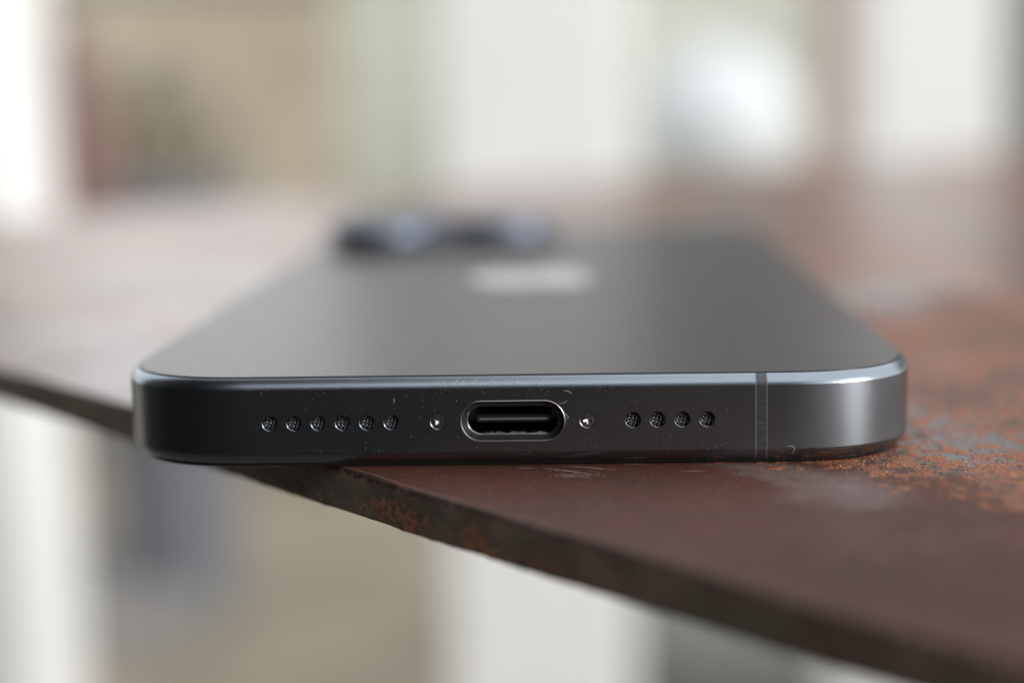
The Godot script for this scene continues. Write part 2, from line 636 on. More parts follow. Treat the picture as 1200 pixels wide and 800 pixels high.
func edge_texture() -> Image:
	var w := 2048
	var h := 48
	var im := Image.create_empty(w, h, false, Image.FORMAT_RGB8)
	var na := noise(1.0 / 9.0, 4, 23)
	var nb := noise(1.0 / 1.1, 5, 29)
	var nc := noise(1.0 / 0.5, 2, 37)
	for i in w:
		var s := 230.0 + i * 0.1
		for j in h:
			var y := -4.0 * (j + 0.5) / h
			var a := na.get_noise_2d(s, y * 1.5)
			var b := nb.get_noise_2d(s, y)
			var st := nc.get_noise_2d(s * 2.2, y * 0.25)
			var c := Color(0.29, 0.205, 0.15).lerp(Color(0.135, 0.12, 0.092), clampf(0.5 + a * 1.6 + st * 0.7, 0, 1))
			c = c.lerp(Color(0.22, 0.13, 0.092), clampf(a * 1.1 + 0.1, 0, 1))
			# rust flowers in the lower half near the phone's corner, fewer elsewhere
			var near := exp(-pow((s - 312.5) / 5.5, 2.0)) + exp(-pow((s - 325.0) / 4.0, 2.0)) + 0.5 * exp(-pow((s - 290.0) / 8.0, 2.0)) + 0.45 * exp(-pow((s - 337.0) / 8.0, 2.0))
			var low := smoothstep(-1.2, -2.9, y)
			var r := smoothstep(0.05, 0.26, b + a * 0.45 - 0.36 + 0.54 * near * low - 0.05 * (1.0 - low))
			var rust := Color(0.70, 0.29, 0.14).lerp(Color(0.42, 0.18, 0.10), clampf(0.5 + st + b * 0.5, 0, 1))
			c = c.lerp(rust, r * 0.9)
			c = c.lerp(Color(0.075, 0.034, 0.024), smoothstep(-0.75, -0.25, y + b * 0.5))
			c = c * (1.0 + st * 0.5)
			im.set_pixel(i, j, Color(c.r, c.g, c.b).linear_to_srgb())
	return im


func build_table() -> void:
	var table := thing("table", "rusty brown steel table top with a straight worn edge under the phone", "table", Vector3(0, TABLE_Y, 0))
	# fine texture round the phone's near end, coarser one for the rest
	var fs0 := 268.0
	var fsp := 140.0
	var pair := rust_textures(fs0, 0.0, fsp, 1400)
	var px := 1400.0 / fsp
	var pale := lin(0.42, 0.36, 0.34)
	# scratches in front of the port, written as s, t of both ends
	for k in [[318.6, 14.4, 323.0, 16.8], [318.2, 12.6, 322.6, 14.2], [320.6, 11.6, 323.6, 14.6], [321.2, 11.2, 323.9, 13.8], [321.8, 18.6, 323.4, 20.2], [316.6, 10.9, 317.8, 12.2], [327.2, 20.2, 328.6, 22.0], [345.0, 20.0, 347.0, 24.0]]:
		scratch(pair[0], (k[0] - fs0) * px, k[1] * px, (k[2] - fs0) * px, k[3] * px, pale, 0.15)
		scratch(pair[0], (k[0] - fs0) * px + 1, k[1] * px + 0.3, (k[2] - fs0) * px - 3, k[3] * px - 2, pale, 0.55)
	for i in 600:
		var x := int((rng.randf_range(300, 350) - fs0) * px)
		var y := int(rng.randf_range(0.5, 31) * px)
		pair[0].set_pixel(x, y, lin(0.5, 0.47, 0.46) if rng.randf() < 0.5 else lin(0.22, 0.10, 0.06))
	var fine := surface_of(pair, 0.055)
	var coarse := surface_of(rust_textures(0.0, 0.0, TABLE_LONG, 1024), 0.03)
	coarse.metallic_specular = 0.56
	coarse.roughness = 0.64

	var r := 0.4
	var wob := noise(1.0 / 18.0, 3, 55)
	# stations along the edge
	var st := PackedFloat32Array()
	var q := 0.0
	while q <= TABLE_LONG + 0.01:
		st.append(q)
		q += 0.7 if q > 255.0 and q < 410.0 else 5.0
	st[st.size() - 1] = TABLE_LONG
	# top: fine patch and four coarse ones round it
	var sf := Shape.new()
	var e1 := fs0 + fsp
	var rows := []
	for tt in [-1.0, 3.0, 140.0]:
		var row := PackedInt32Array()
		for s in st:
			if s < fs0 - 0.001 or s > e1:
				continue
			var t: float = tt if tt > 0.0 else r + wob.get_noise_1d(s) * 0.35
			row.append(sf.p(on_table(s, t), Vector3.UP, Vector2((s - fs0) / fsp, t / fsp)))
		rows.append(row)
	sf.net(rows)
	var smin := 1e9
	var smax := -1e9
	for s in st:
		if s >= fs0 - 0.001 and s <= e1:
			smin = minf(smin, s)
			smax = maxf(smax, s)
	var sc := Shape.new()
	for range_ in [[-1.0, smin], [smax, TABLE_LONG + 1.0]]:
		rows = []
		for tt in [-1.0, 3.0, 140.0]:
			var row := PackedInt32Array()
			for s in st:
				if s < range_[0] - 0.001 or s > range_[1] + 0.001:
					continue
				var t: float = tt if tt > 0.0 else r + wob.get_noise_1d(s) * 0.35
				row.append(sc.p(on_table(s, t), Vector3.UP, Vector2(s / TABLE_LONG, t / TABLE_LONG)))
			rows.append(row)
		sc.net(rows)
	rows = []
	for tt in [140.0, TABLE_DEEP]:
		var row := PackedInt32Array()
		for s in st:
			row.append(sc.p(on_table(s, tt), Vector3.UP, Vector2(s / TABLE_LONG, tt / TABLE_LONG)))
		rows.append(row)
	sc.net(rows)
	# under side and the three far edges
	sc.flat_quad(on_table(0, r, -TABLE_THICK), on_table(TABLE_LONG, r, -TABLE_THICK), on_table(TABLE_LONG, TABLE_DEEP, -TABLE_THICK), on_table(0, TABLE_DEEP, -TABLE_THICK), Vector3.DOWN)
	sc.flat_quad(on_table(0, TABLE_DEEP), on_table(TABLE_LONG, TABLE_DEEP), on_table(TABLE_LONG, TABLE_DEEP, -TABLE_THICK), on_table(0, TABLE_DEEP, -TABLE_THICK), Vector3(EDGE_IN.x, 0, EDGE_IN.y))
	sc.flat_quad(on_table(0, r), on_table(0, TABLE_DEEP), on_table(0, TABLE_DEEP, -TABLE_THICK), on_table(0, r, -TABLE_THICK), -Vector3(EDGE_DIR.x, 0, EDGE_DIR.y))
	sc.flat_quad(on_table(TABLE_LONG, r), on_table(TABLE_LONG, TABLE_DEEP), on_table(TABLE_LONG, TABLE_DEEP, -TABLE_THICK), on_table(TABLE_LONG, r, -TABLE_THICK), Vector3(EDGE_DIR.x, 0, EDGE_DIR.y))
	var top := obj("tabletop", sc, coarse, table)
	var am: ArrayMesh = top.mesh
	var arr := []
	arr.resize(Mesh.ARRAY_MAX)
	arr[Mesh.ARRAY_VERTEX] = sf.v
	arr[Mesh.ARRAY_NORMAL] = sf.n
	arr[Mesh.ARRAY_TEX_UV] = sf.uv
	arr[Mesh.ARRAY_INDEX] = sf.idx
	am.add_surface_from_arrays(Mesh.PRIMITIVE_TRIANGLES, arr)
	am.surface_set_material(1, fine)

	# rolled near edge, a part with a look of its own
	var se := Shape.new()
	rows = []
	var prof := []
	for k in 5:
		var a := PI / 2 * k / 4.0
		prof.append([r - r * sin(a), -r + r * cos(a), Vector2(sin(a), cos(a))])
	for yy in [-1.2, -2.0, -2.8]:
		prof.append([0.0, yy, Vector2(1, 0)])
	for k in 5:
		var a := PI / 2 * k / 4.0
		prof.append([r - r * cos(a), -TABLE_THICK + r - r * sin(a), Vector2(cos(a), -sin(a))])
	var pit := noise(1.0 / 2.2, 3, 61)
	for k in prof.size():
		var row := PackedInt32Array()
		for s in st:
			var c: Array = prof[k]
			var t: float = c[0] + wob.get_noise_1d(s) * 0.35
			if k > 1:
				t += pit.get_noise_2d(s, c[1]) * 0.2
			var nn := Vector3(-EDGE_IN.x * c[2].x, c[2].y, -EDGE_IN.y * c[2].x)
			row.append(se.p(on_table(s, t, c[1]), nn, Vector2((s - 230.0) / 204.8, -c[1] / TABLE_THICK)))
		rows.append(row)
	se.net(rows)
	var em := mat(Color.WHITE, 0.6)
	var eim := edge_texture()
	em.albedo_texture = ImageTexture.create_from_image(eim)
	em.heightmap_enabled = true
	em.heightmap_scale = 0.03
	em.heightmap_texture = em.albedo_texture
	obj("edge", se, em, table)

	# legs at the corners
	for c in [[25.0, 25.0], [TABLE_LONG - 25.0, 25.0], [25.0, TABLE_DEEP - 25.0], [TABLE_LONG - 25.0, TABLE_DEEP - 25.0]]:
		var sl := Shape.new()
		var b := on_table(c[0], c[1])
		sl.box(b + Vector3(-14, -TABLE_Y * 1000.0 + 30.5, -14), b + Vector3(14, -TABLE_THICK - 0.1, 14), 2.0)
		obj("leg", sl, coarse_plain(), table)

	# loose crust of rust grains by the phone's right corner
	var mm := MultiMesh.new()
	mm.transform_format = MultiMesh.TRANSFORM_3D
	mm.use_colors = true
	var gs := Shape.new()
	gs.unit = 1.0
	var ring := []
	for pnt in [Vector3(0, 0.55, 0), Vector3(0.9, 0.05, 0.2), Vector3(0.2, 0.0, 0.8), Vector3(-0.8, 0.1, 0.35), Vector3(-0.45, -0.05, -0.75), Vector3(0.6, 0.0, -0.7)]:
		ring.append(pnt)
	for k in 5:
		var a: Vector3 = ring[1 + k]
		var b: Vector3 = ring[1 + (k + 1) % 5]
		var nn := (b - a).cross(ring[0] - a).normalized()
		if nn.y < 0:
			nn = -nn
		gs.tri(gs.p(a, nn), gs.p(b, nn), gs.p(ring[0], nn))
	mm.mesh = gs.mesh()
	var gm := mat(Color.WHITE, 0.8)
	gm.vertex_color_use_as_albedo = true
	mm.mesh.surface_set_material(0, gm)
	var spots := []
	var nd := noise(1.0 / 3.5, 3, 83)
	while spots.size() < 9000:
		var s := rng.randf_range(318, 375)
		var t := rng.randf_range(28, 74)
		var d := 31.5 - t
		var want := 0.75 * exp(-maxf(0.0, -d) / 9.0) + 0.3 * nd.get_noise_2d(s, t) * 2.0 - (0.0 if d < 0 else d * 0.7)
		if rng.randf() < want:
			spots.append(Vector2(s, t))
	mm.instance_count = spots.size()
	for i in spots.size():
		var sz := (0.04 + 0.13 * pow(rng.randf(), 3.0)) * MM
		var bs := Basis(Vector3.UP, rng.randf() * TAU) * Basis(Vector3.RIGHT, rng.randf_range(-0.5, 0.5))
		mm.set_instance_transform(i, Transform3D(bs.scaled(Vector3(sz, sz * rng.randf_range(0.5, 1.2), sz)), on_table(spots[i].x, spots[i].y, 0.01) * MM))
		var f := rng.randf()
		var c := Color(0.40, 0.13, 0.045) if f < 0.34 else Color(0.20, 0.09, 0.05) if f < 0.62 else Color(0.05, 0.035, 0.03) if f < 0.88 else Color(0.34, 0.27, 0.22)
		mm.set_instance_color(i, c * rng.randf_range(0.7, 1.2))
	# the same grains where rust flowers on the lower part of the edge
	var em2 := MultiMesh.new()
	em2.transform_format = MultiMesh.TRANSFORM_3D
	em2.use_colors = true
	em2.mesh = mm.mesh
	var on_edge := []
	while on_edge.size() < 1500:
		var s := rng.randf_range(284, 338)
		var y := rng.randf_range(-3.6, -1.6)
		var px2 := clampi(int((s - 230.0) * 10.0), 0, 2047)
		var c := eim.get_pixel(px2, clampi(int(-y * 12.0), 0, 47)).srgb_to_linear()
		if c.r > 0.22 or rng.randf() < 0.04:
			on_edge.append([s, y, c])
	em2.instance_count = on_edge.size()
	for i in on_edge.size():
		var sz := (0.04 + 0.11 * pow(rng.randf(), 3.0)) * MM
		var out := Basis(Vector3(EDGE_DIR.x, 0, EDGE_DIR.y), Vector3(-EDGE_IN.x, 0, -EDGE_IN.y), Vector3.DOWN)
		var e: Array = on_edge[i]
		em2.set_instance_transform(i, Transform3D((out * Basis(Vector3.UP, rng.randf() * TAU)).scaled(Vector3.ONE * sz), on_table(e[0], -0.02 + wob.get_noise_1d(e[0]) * 0.35 + pit.get_noise_2d(e[0], e[1]) * 0.2, e[1]) * MM))
		em2.set_instance_color(i, Color(e[2].r, e[2].g, e[2].b) * rng.randf_range(0.6, 1.15))
	var ei := MultiMeshInstance3D.new()
	ei.name = "edge_rust_grains"
	ei.multimesh = em2
	ei.set_meta("kind", "stuff")
	table.add_child(ei)
	var mi := MultiMeshInstance3D.new()
	mi.name = "rust_grains"
	mi.multimesh = mm
	mi.set_meta("kind", "stuff")
	table.add_child(mi)


var leg_mat: StandardMaterial3D
func coarse_plain() -> StandardMaterial3D:
	if leg_mat == null:
		leg_mat = mottled(lin(0.06, 0.042, 0.035), lin(0.16, 0.08, 0.05), 0.7, 0.02, 90, 6.0)
	return leg_mat


# ---------------------------------------------------------------- phone
# outline of the rounded slab: [x, z, nx, nz], starting on the front straight
func outline(hw: float, front: float, back: float, rr: float, cuts: Array) -> Array:
	var out := []
	var pw := 2.45
	for c in cuts:
		out.append([c, front, 0.0, 1.0])
	var corners := [[1, 1], [1, -1], [-1, -1], [-1, 1]]
	for k in 4:
		var sx: float = corners[k][0]
		var sz: float = corners[k][1]
		var cx := sx * (hw - rr)
		var cz := front - rr if sz > 0 else back + rr
		var arc := []
		for i in 41:
			var th := PI / 2 * i / 40.0
			var a := pow(absf(sin(th)), 2.0 / pw)
			var b := pow(absf(cos(th)), 2.0 / pw)
			var nn := Vector2(sx * pow(a, pw - 1.0), sz * pow(b, pw - 1.0)).normalized()
			arc.append([cx + sx * rr * a, cz + sz * rr * b, nn.x, nn.y])
		if k == 1 or k == 3:
			arc.reverse()
		out.append_array(arc)
	return out


func slab_profile(y0: float, y1: float, r: float) -> Array:   # [inset, y, outward, up] of a plate with rounded rims
	var prof := []
	for k in 6:
		var a := PI / 2 * k / 5.0
		prof.append([r * (1.0 - sin(a)), y0 + r * (1.0 - cos(a)), sin(a), -cos(a)])
	for k in 6:
		var a := PI / 2 * k / 5.0
		prof.append([r * (1.0 - cos(a)), y1 - r * (1.0 - sin(a)), cos(a), sin(a)])
	return prof


func sweep(s: Shape, line: Array, prof: Array, skip = null) -> void:
	var rows := []
	for c in prof:
		var row := PackedInt32Array()
		for o in line:
			row.append(s.p(Vector3(o[0] - o[2] * c[0], c[1], o[1] - o[3] * c[0]), Vector3(o[2] * c[2], c[3], o[3] * c[2]).normalized()))
		rows.append(row)
	for i in rows.size() - 1:
		for j in line.size():
			var k := (j + 1) % line.size()
			if skip != null and skip.call(i, line[j], line[k]):
				continue
			s.quad(rows[i][j], rows[i][k], rows[i + 1][k], rows[i + 1][j])


func lid(s: Shape, line: Array, inset: float, y: float, up: float) -> void:
	var c := Vector3.ZERO
	for o in line:
		c += Vector3(o[0], 0, o[1]) / line.size()
	c.y = y
	var m := s.p(c, Vector3(0, up, 0))
	var first := s.v.size()
	for o in line:
		s.p(Vector3(o[0] - o[2] * inset, y, o[1] - o[3] * inset), Vector3(0, up, 0))
	for j in line.size():
		s.tri(m, first + j, first + (j + 1) % line.size())


func plate(line: Array, y0: float, y1: float, r: float) -> Shape:
	var s := Shape.new()
	sweep(s, line, slab_profile(y0, y1, r))
	lid(s, line, r, y1, 1.0)
	lid(s, line, r, y0, -1.0)
	return s


func stadium(hx: float, hy: float, n := 12) -> Array:   # points round a pill shape, centre at 0, with outward normals
	var out := []
	for side in [1.0, -1.0]:
		for i in n + 1:
			var a: float = PI / 2 - PI * i / n + (0.0 if side > 0 else PI)
			out.append([Vector2(side * (hx - hy) + cos(a) * hy, sin(a) * hy), Vector2(cos(a), sin(a))])
	return out


# flat face cell from x0 to x1 with a hole
func holed_cell(s: Shape, x0: float, x1: float, y0: float, y1: float, c: Vector2, hole: Array) -> void:
	var angs := []
	var n := hole.size()
	var pts := []
	for h in hole:
		pts.append(c + h)
	# the rectangle's corners get a point of the hole of their own
	var ring := []
	for i in n:
		var h: Vector2 = hole[i]
		ring.append([h.angle(), pts[i], h])
	for q in [Vector2(x0, y0), Vector2(x1, y0), Vector2(x1, y1), Vector2(x0, y1)]:
		var d: Vector2 = q - c
		var best := INF
		for i in n:
			var a: Vector2 = hole[i]
			var b: Vector2 = hole[(i + 1) % n]
			var den := d.cross(b - a)
			if absf(den) < 1e-9:
				continue
			var t := a.cross(b - a) / den
			var u := a.cross(d) / den
			if t > 0 and u >= 0 and u <= 1 and t < best:
				best = t
		ring.append([d.angle(), c + d * best, d])
	ring.sort_custom(func(p, q): return p[0] < q[0])
	var inn := PackedInt32Array()
	var out := PackedInt32Array()
	for r in ring:
		var d: Vector2 = r[2].normalized()
		var t := INF
		if d.x > 1e-9: t = minf(t, (x1 - c.x) / d.x)
		if d.x < -1e-9: t = minf(t, (x0 - c.x) / d.x)
		if d.y > 1e-9: t = minf(t, (y1 - c.y) / d.y)
		if d.y < -1e-9: t = minf(t, (y0 - c.y) / d.y)
		var e := c + d * t
		inn.append(s.p(Vector3(r[1].x, r[1].y, 0), Vector3.BACK))
		out.append(s.p(Vector3(e.x, e.y, 0), Vector3.BACK))
	s.net([inn, out], true)


# rings of a recess: list of [offset inwards, z]; outline given by fn(offset) -> array of [point, normal]
func recess(s: Shape, c: Vector2, at, rings: Array) -> void:
	for i in rings.size() - 1:
		var rows := []
		var d: Vector2 = Vector2(rings[i + 1][0] - rings[i][0], rings[i + 1][1] - rings[i][1])
		for k in 2:
			var row := PackedInt32Array()
			for q in at.call(rings[i + k][0]):
				var nn := Vector3(q[1].x * d.y, q[1].y * d.y, d.x).normalized()
				row.append(s.p(Vector3(c.x + q[0].x, c.y + q[0].y, rings[i + k][1]), nn))
			rows.append(row)
		s.net(rows, true)


func circle(r: float, n := 40) -> Array:
	var out := []
	for i in n:
		var a := TAU * i / n
		out.append([Vector2(cos(a), sin(a)) * r, Vector2(cos(a), sin(a))])
	return out


func build_phone() -> void:
	phone = thing("phone", "dark grey phone lying face down, charging port towards the viewer", "phone", Vector3(0, TABLE_Y, 0))
	var metal := mat(lin(0.238, 0.272, 0.305), 0.27, 1.0)
	bumpy(metal, 0.13, 5, 1.6, 60.0, 1024)
	metal.normal_scale = 0.30
	var cy := 4.06
	var yb := 1.40
	var yt := 6.85
	var y_lo := 0.35
	var y_hi := 7.88
	yt = 6.93
	# the bevels break from the flat at 15 degrees and roll on to 60
	var a0 := deg_to_rad(15.0)
	var a1 := deg_to_rad(60.0)
	var bevel := func(a: float, tall: float) -> Vector2:   # [inset, height above the flat]
		var rho := tall / (sin(a1) - sin(a0))
		return Vector2(rho * (cos(a0) - cos(a)) + 0.003, rho * (sin(a) - sin(a0)))
	var prof := []
	prof.append([1.6, y_lo, 0.0, -1.0])
	for k in 12:
		var a := lerpf(a1, a0, k / 11.0)
		var q: Vector2 = bevel.call(a, yb - y_lo - 0.03)
		prof.append([q.x, yb - 0.03 - q.y, cos(a), -sin(a)])
	prof.append([0.0, yb, 1.0, 0.0])
	prof.append([0.0, yt, 1.0, 0.0])
	for k in 12:
		var a := lerpf(a0, a1, k / 11.0)
		var q: Vector2 = bevel.call(a, y_hi - yt - 0.03)
		prof.append([q.x, yt + 0.03 + q.y, cos(a), sin(a)])
	prof.append([0.78, 7.84, 0.0, 1.0])
	prof.append([0.79, 7.3, -1.0, 0.0])
	for c in prof:
		var l := Vector2(c[2], c[3]).length()
		c[2] /= l
		c[3] /= l
	var flat_row := 13
	var fx0 := -22.4
	var bx := [20.86, 20.92, 21.80, 21.86]
	var cuts := [fx0]
	for k in 20:
		cuts.append(lerpf(fx0, bx[0], (k + 1) / 20.0))
	cuts.append_array([bx[1], bx[2], bx[3], 22.3])
	var line := outline(HALF_W, 0.0, -LENGTH, 13.0, cuts)
	var fr := Shape.new()
	sweep(fr, line, prof, func(i, a, b):
		if absf(a[1]) > 1e-6 or absf(b[1]) > 1e-6 or a[0] > b[0]:
			return false
		if a[0] >= bx[0] - 1e-4 and b[0] <= bx[3] + 1e-4:
			return true
		return i == flat_row and a[0] >= fx0 - 1e-4 and b[0] <= bx[0] + 1e-4)
	# the holed flat of the near end
	var holes := []
	for k in 6:
		holes.append([-10.50 - 2.12 * (5 - k), "hole"])
	holes.append([-6.46, "screw"])
	holes.append([0.0, "port"])
	holes.append([6.46, "screw"])
	for k in 4:
		holes.append([10.38 + 2.12 * k, "hole"])
	var hr := 0.70
	var sr := 0.70
	var px := 4.53
	var py := 1.79
	var edges := [fx0]
	for k in holes.size() - 1:
		var a: Array = holes[k]
		var b: Array = holes[k + 1]
		var wa: float = px if a[1] == "port" else hr
		var wb: float = px if b[1] == "port" else hr
		edges.append((a[0] + wa + b[0] - wb) / 2.0)
	edges.append(bx[0])
	for k in holes.size():
		var h: Array = holes[k]
		var shape := []
		if h[1] == "port":
			for q in stadium(px, py, 24):
				shape.append(q[0])
		else:
			for q in circle(hr if h[1] == "hole" else sr):
				shape.append(q[0])
		holed_cell(fr, edges[k], edges[k + 1], yb, yt, Vector2(h[0], cy), shape)
	# rounded mouths of the speaker holes, the screw wells and the port belong to the frame
	for h in holes:
		var c := Vector2(h[0], cy)
		if h[1] == "hole":
			recess(fr, c, func(o): return circle(hr - o), [[0.0, 0.0], [0.025, -0.02], [0.06, -0.07]])
		elif h[1] == "screw":
			recess(fr, c, func(o): return circle(sr - o), [[0.0, 0.0], [0.03, -0.02], [0.05, -0.06]])
	obj("frame", fr, metal, phone)

	# antenna band with its two pale seams
	var sub_profile := func(x0: float, x1: float, ins: float) -> Shape:
		var s := Shape.new()
		var rows := []
		for c in prof:
			var row := PackedInt32Array()
			for k in 2:
				row.append(s.p(Vector3(x0 if k == 0 else x1, c[1], -c[0] - ins), Vector3(0, c[3], c[2]), Vector2(k, (c[1] - y_lo) / (y_hi - y_lo))))
			rows.append(row)
		s.net(rows)
		return s
	var bm := mat(Color.WHITE, 0.36, 0.6)
	var bi := Image.create_empty(8, 256, false, Image.FORMAT_RGB8)
	bi.fill(lin(0.075, 0.082, 0.092))
	for k in 16:
		var y := rng.randi_range(20, 235)
		var c := lin(0.11, 0.115, 0.125).lerp(lin(0.22, 0.22, 0.23), rng.randf() * rng.randf())
		for x in 8:
			bi.set_pixel(x, y, c)
	bm.albedo_texture = ImageTexture.create_from_image(bi)
	obj("antenna_band", sub_profile.call(bx[1], bx[2], 0.012), bm, phone)
	var seam := mat(lin(0.17, 0.17, 0.17), 0.5)
	obj("band_seam", sub_profile.call(bx[0], bx[1], 0.004), seam, phone)
	obj("band_seam", sub_profile.call(bx[2], bx[3], 0.004), seam, phone)

	# back glass, display glass and the dark gasket in the gap
	var slim := outline(HALF_W, 0.0, -LENGTH, 13.0, [-22.3, 0.0, 22.3])
	var inset_line := func(d: float) -> Array:
		var l := []
		for o in slim:
			l.append([o[0] - o[2] * d, o[1] - o[3] * d, o[2], o[3]])
		return l
	var gasket := mat(lin(0.008, 0.008, 0.009), 0.6)
	obj("gasket", plate(inset_line.call(0.74), 7.2, 7.74, 0.05), gasket, phone)
	obj("gasket", plate(inset_line.call(0.74), 0.42, 0.9, 0.05), gasket, phone)
	var glass := mat(lin(0.030, 0.030, 0.032), 0.33)
	glass.metallic_specular = 0.43
	bumpy(glass, 0.2, 15, 1.0, 60.0, 512)
	glass.normal_scale = 0.10
	smudged(glass, 16, 0.94, 1.0)
	obj("back_glass", plate(inset_line.call(0.85), 7.5, 8.02, 0.13), glass, phone)
	obj("display_glass", plate(inset_line.call(0.78), 0.0, 0.66, 0.3), mat(lin(0.01, 0.01, 0.012), 0.08), phone)

	# speaker grilles: woven wires at the bottom of each bore
	var bore := mat(lin(0.11, 0.11, 0.115), 0.22, 1.0)
	var wire := mat(lin(0.30, 0.30, 0.31), 0.16, 1.0)
	var black := mat(lin(0.004, 0.004, 0.004), 0.7)
	var gs := Shape.new()
	var pitch := 0.23
	for d in 2:
		for i in range(-3, 4):
			var off := i * pitch
			var half := sqrt(maxf(0.0, 0.64 * 0.64 - off * off))
			var pts := []
			var n := int(half / 0.035) + 2
			for k in n + 1:
				var u := lerpf(-half, half, float(k) / n)
				var z := -0.46 + 0.036 * cos(PI * u / pitch + (PI if (i + 20) % 2 == 0 else 0.0)) * (1.0 if d == 0 else -1.0)
				var w := Vector3(u, off, z) if d == 0 else Vector3(off, u, z)
				pts.append(w.rotated(Vector3.BACK, 0.5))
			gs.tube(pts, 0.029, 6)
	var grille_mesh := gs.mesh()
	grille_mesh.surface_set_material(0, wire)
	var bs := Shape.new()
	recess(bs, Vector2.ZERO, func(o): return circle(0.64 - o), [[0.0, -0.07], [0.0, -0.62]])
	var bore_mesh := bs.mesh()
	bs = Shape.new()
	recess(bs, Vector2.ZERO, func(o): return circle(0.64 - o), [[0.0, -0.62], [0.63, -0.62]])
	var back_mesh := bs.mesh()
	var hs := Shape.new()
	recess(hs, Vector2.ZERO, func(o): return circle(sr - 0.05 - o), [[0.0, -0.06], [0.0, -0.16]])
	# screw head: a shallow dome round a five lobed socket
	var dome := func(r: float) -> float: return -0.12 - 0.11 * r * r
	var star := func(a: float) -> float: return 0.33 + 0.115 * cos(5.0 * a + 0.6)
	var rows := []
	for k in 7:
		var row := PackedInt32Array()
		for i in 61:
			var a := TAU * i / 60
			var r := lerpf(0.62, star.call(a), k / 6.0)
			row.append(hs.p(Vector3(cos(a) * r, sin(a) * r, dome.call(r)), Vector3(cos(a) * r * 0.22, sin(a) * r * 0.22, 1).normalized()))
		rows.append(row)
	hs.net(rows)
	rows = []
	for k in 2:
		var row := PackedInt32Array()
		for i in 61:
			var a := TAU * i / 60
			var r: float = star.call(a) * (1.0 - 0.12 * k)
			row.append(hs.p(Vector3(cos(a) * r, sin(a) * r, -0.12 - 0.11 * r * r - 0.1 * k), Vector3(-cos(a), -sin(a), 0.35).normalized()))
		rows.append(row)
	hs.net(rows)
	rows = []
	for k in 2:
		var row := PackedInt32Array()
		for i in 61:
			var a := TAU * i / 60
			var r: float = star.call(a) * 0.88 * (1.0 - k * 0.99)
			row.append(hs.p(Vector3(cos(a) * r, sin(a) * r, -0.22 - 0.12 * k), Vector3(-cos(a) * 0.5, -sin(a) * 0.5, 1).normalized()))
		rows.append(row)
	hs.net(rows)
	var screw_metal := mat(lin(0.46, 0.46, 0.47), 0.22, 1.0)
	var screw_mesh := hs.mesh()
	for h in holes:
		if h[1] == "hole":
			var b := put("speaker_hole", bore_mesh, bore, phone)
			b.position = Vector3(h[0], cy, 0) * MM
			put("grille", grille_mesh, wire, b)
			put("backing", back_mesh, black, b)
		elif h[1] == "screw":
			var b := put("screw", screw_mesh, screw_metal, phone)
			b.position = Vector3(h[0], cy, 0) * MM
			b.rotation.z = 0.4 if h[0] < 0 else -0.25

	# charging port: polished rim, sleeve, tongue with contacts
	var c := Vector2(0, cy)
	var pill := func(o): return stadium(px - o, py - o, 24)
	var s := Shape.new()
	recess(s, c, pill, [[0.0, 0.0], [0.035, 0.02], [0.085, 0.0], [0.11, -0.05]])
	var port := obj("charging_port", s, mat(lin(0.40, 0.40, 0.42), 0.3, 1.0), phone)
	s = Shape.new()
	recess(s, c, pill, [[0.11, -0.05], [0.26, -0.55], [0.50, -0.62]])
	obj("mouth", s, mat(lin(0.05, 0.05, 0.055), 0.25, 0.6), port)
	s = Shape.new()
	recess(s, c, pill, [[0.58, -0.64], [0.60, -0.66], [0.60, -6.5], [1.7, -6.6]])
	obj("sleeve", s, mat(lin(0.16, 0.16, 0.17), 0.18, 1.0), port)
	s = Shape.new()
	recess(s, c, pill, [[0.50, -0.62], [0.53, -0.575], [0.56, -0.60], [0.58, -0.64]])
	obj("lip", s, mat(lin(0.45, 0.45, 0.46), 0.25, 1.0), port)
	s = Shape.new()
	s.box(Vector3(-3.25, cy - 0.33, -6.5), Vector3(3.25, cy + 0.33, -1.0), 0.1)
	obj("tongue", s, mat(lin(0.012, 0.012, 0.013), 0.3), port)
	s = Shape.new()
	s.box(Vector3(-3.0, cy - 0.12, -1.2), Vector3(3.0, cy + 0.12, -0.985), 0.06)
	obj("tongue_edge", s, mat(lin(0.46, 0.46, 0.46), 0.32, 0.8), port)
	s = Shape.new()
	for k in 46:
		var q := Vector3(rng.randf_range(-2.7, 2.9), cy - 1.17, rng.randf_range(-1.1, -0.72))
		var r := 0.02 + 0.05 * rng.randf() * rng.randf()
		s.box(q - Vector3(r * 1.6, r, r), q + Vector3(r * 1.6, r, r), r * 0.4)
	obj("debris", s, mat(lin(0.15, 0.145, 0.14), 0.8), port).set_meta("kind", "stuff")
	var gold := mat(lin(0.06, 0.052, 0.04), 0.4, 1.0)
	for k in 12:
		for side in [-1.0, 1.0]:
			s = Shape.new()
			var x := -2.75 + 0.5 * k
			var yy: float = cy + side * 0.335
			s.box(Vector3(x - 0.13, yy - 0.02, -5.0), Vector3(x + 0.13, yy + 0.02, -1.35), 0.008)
			obj("contact", s, gold, port)

	# scuffs: fine slanting strokes worn into the top bevel near the port
	s = Shape.new()
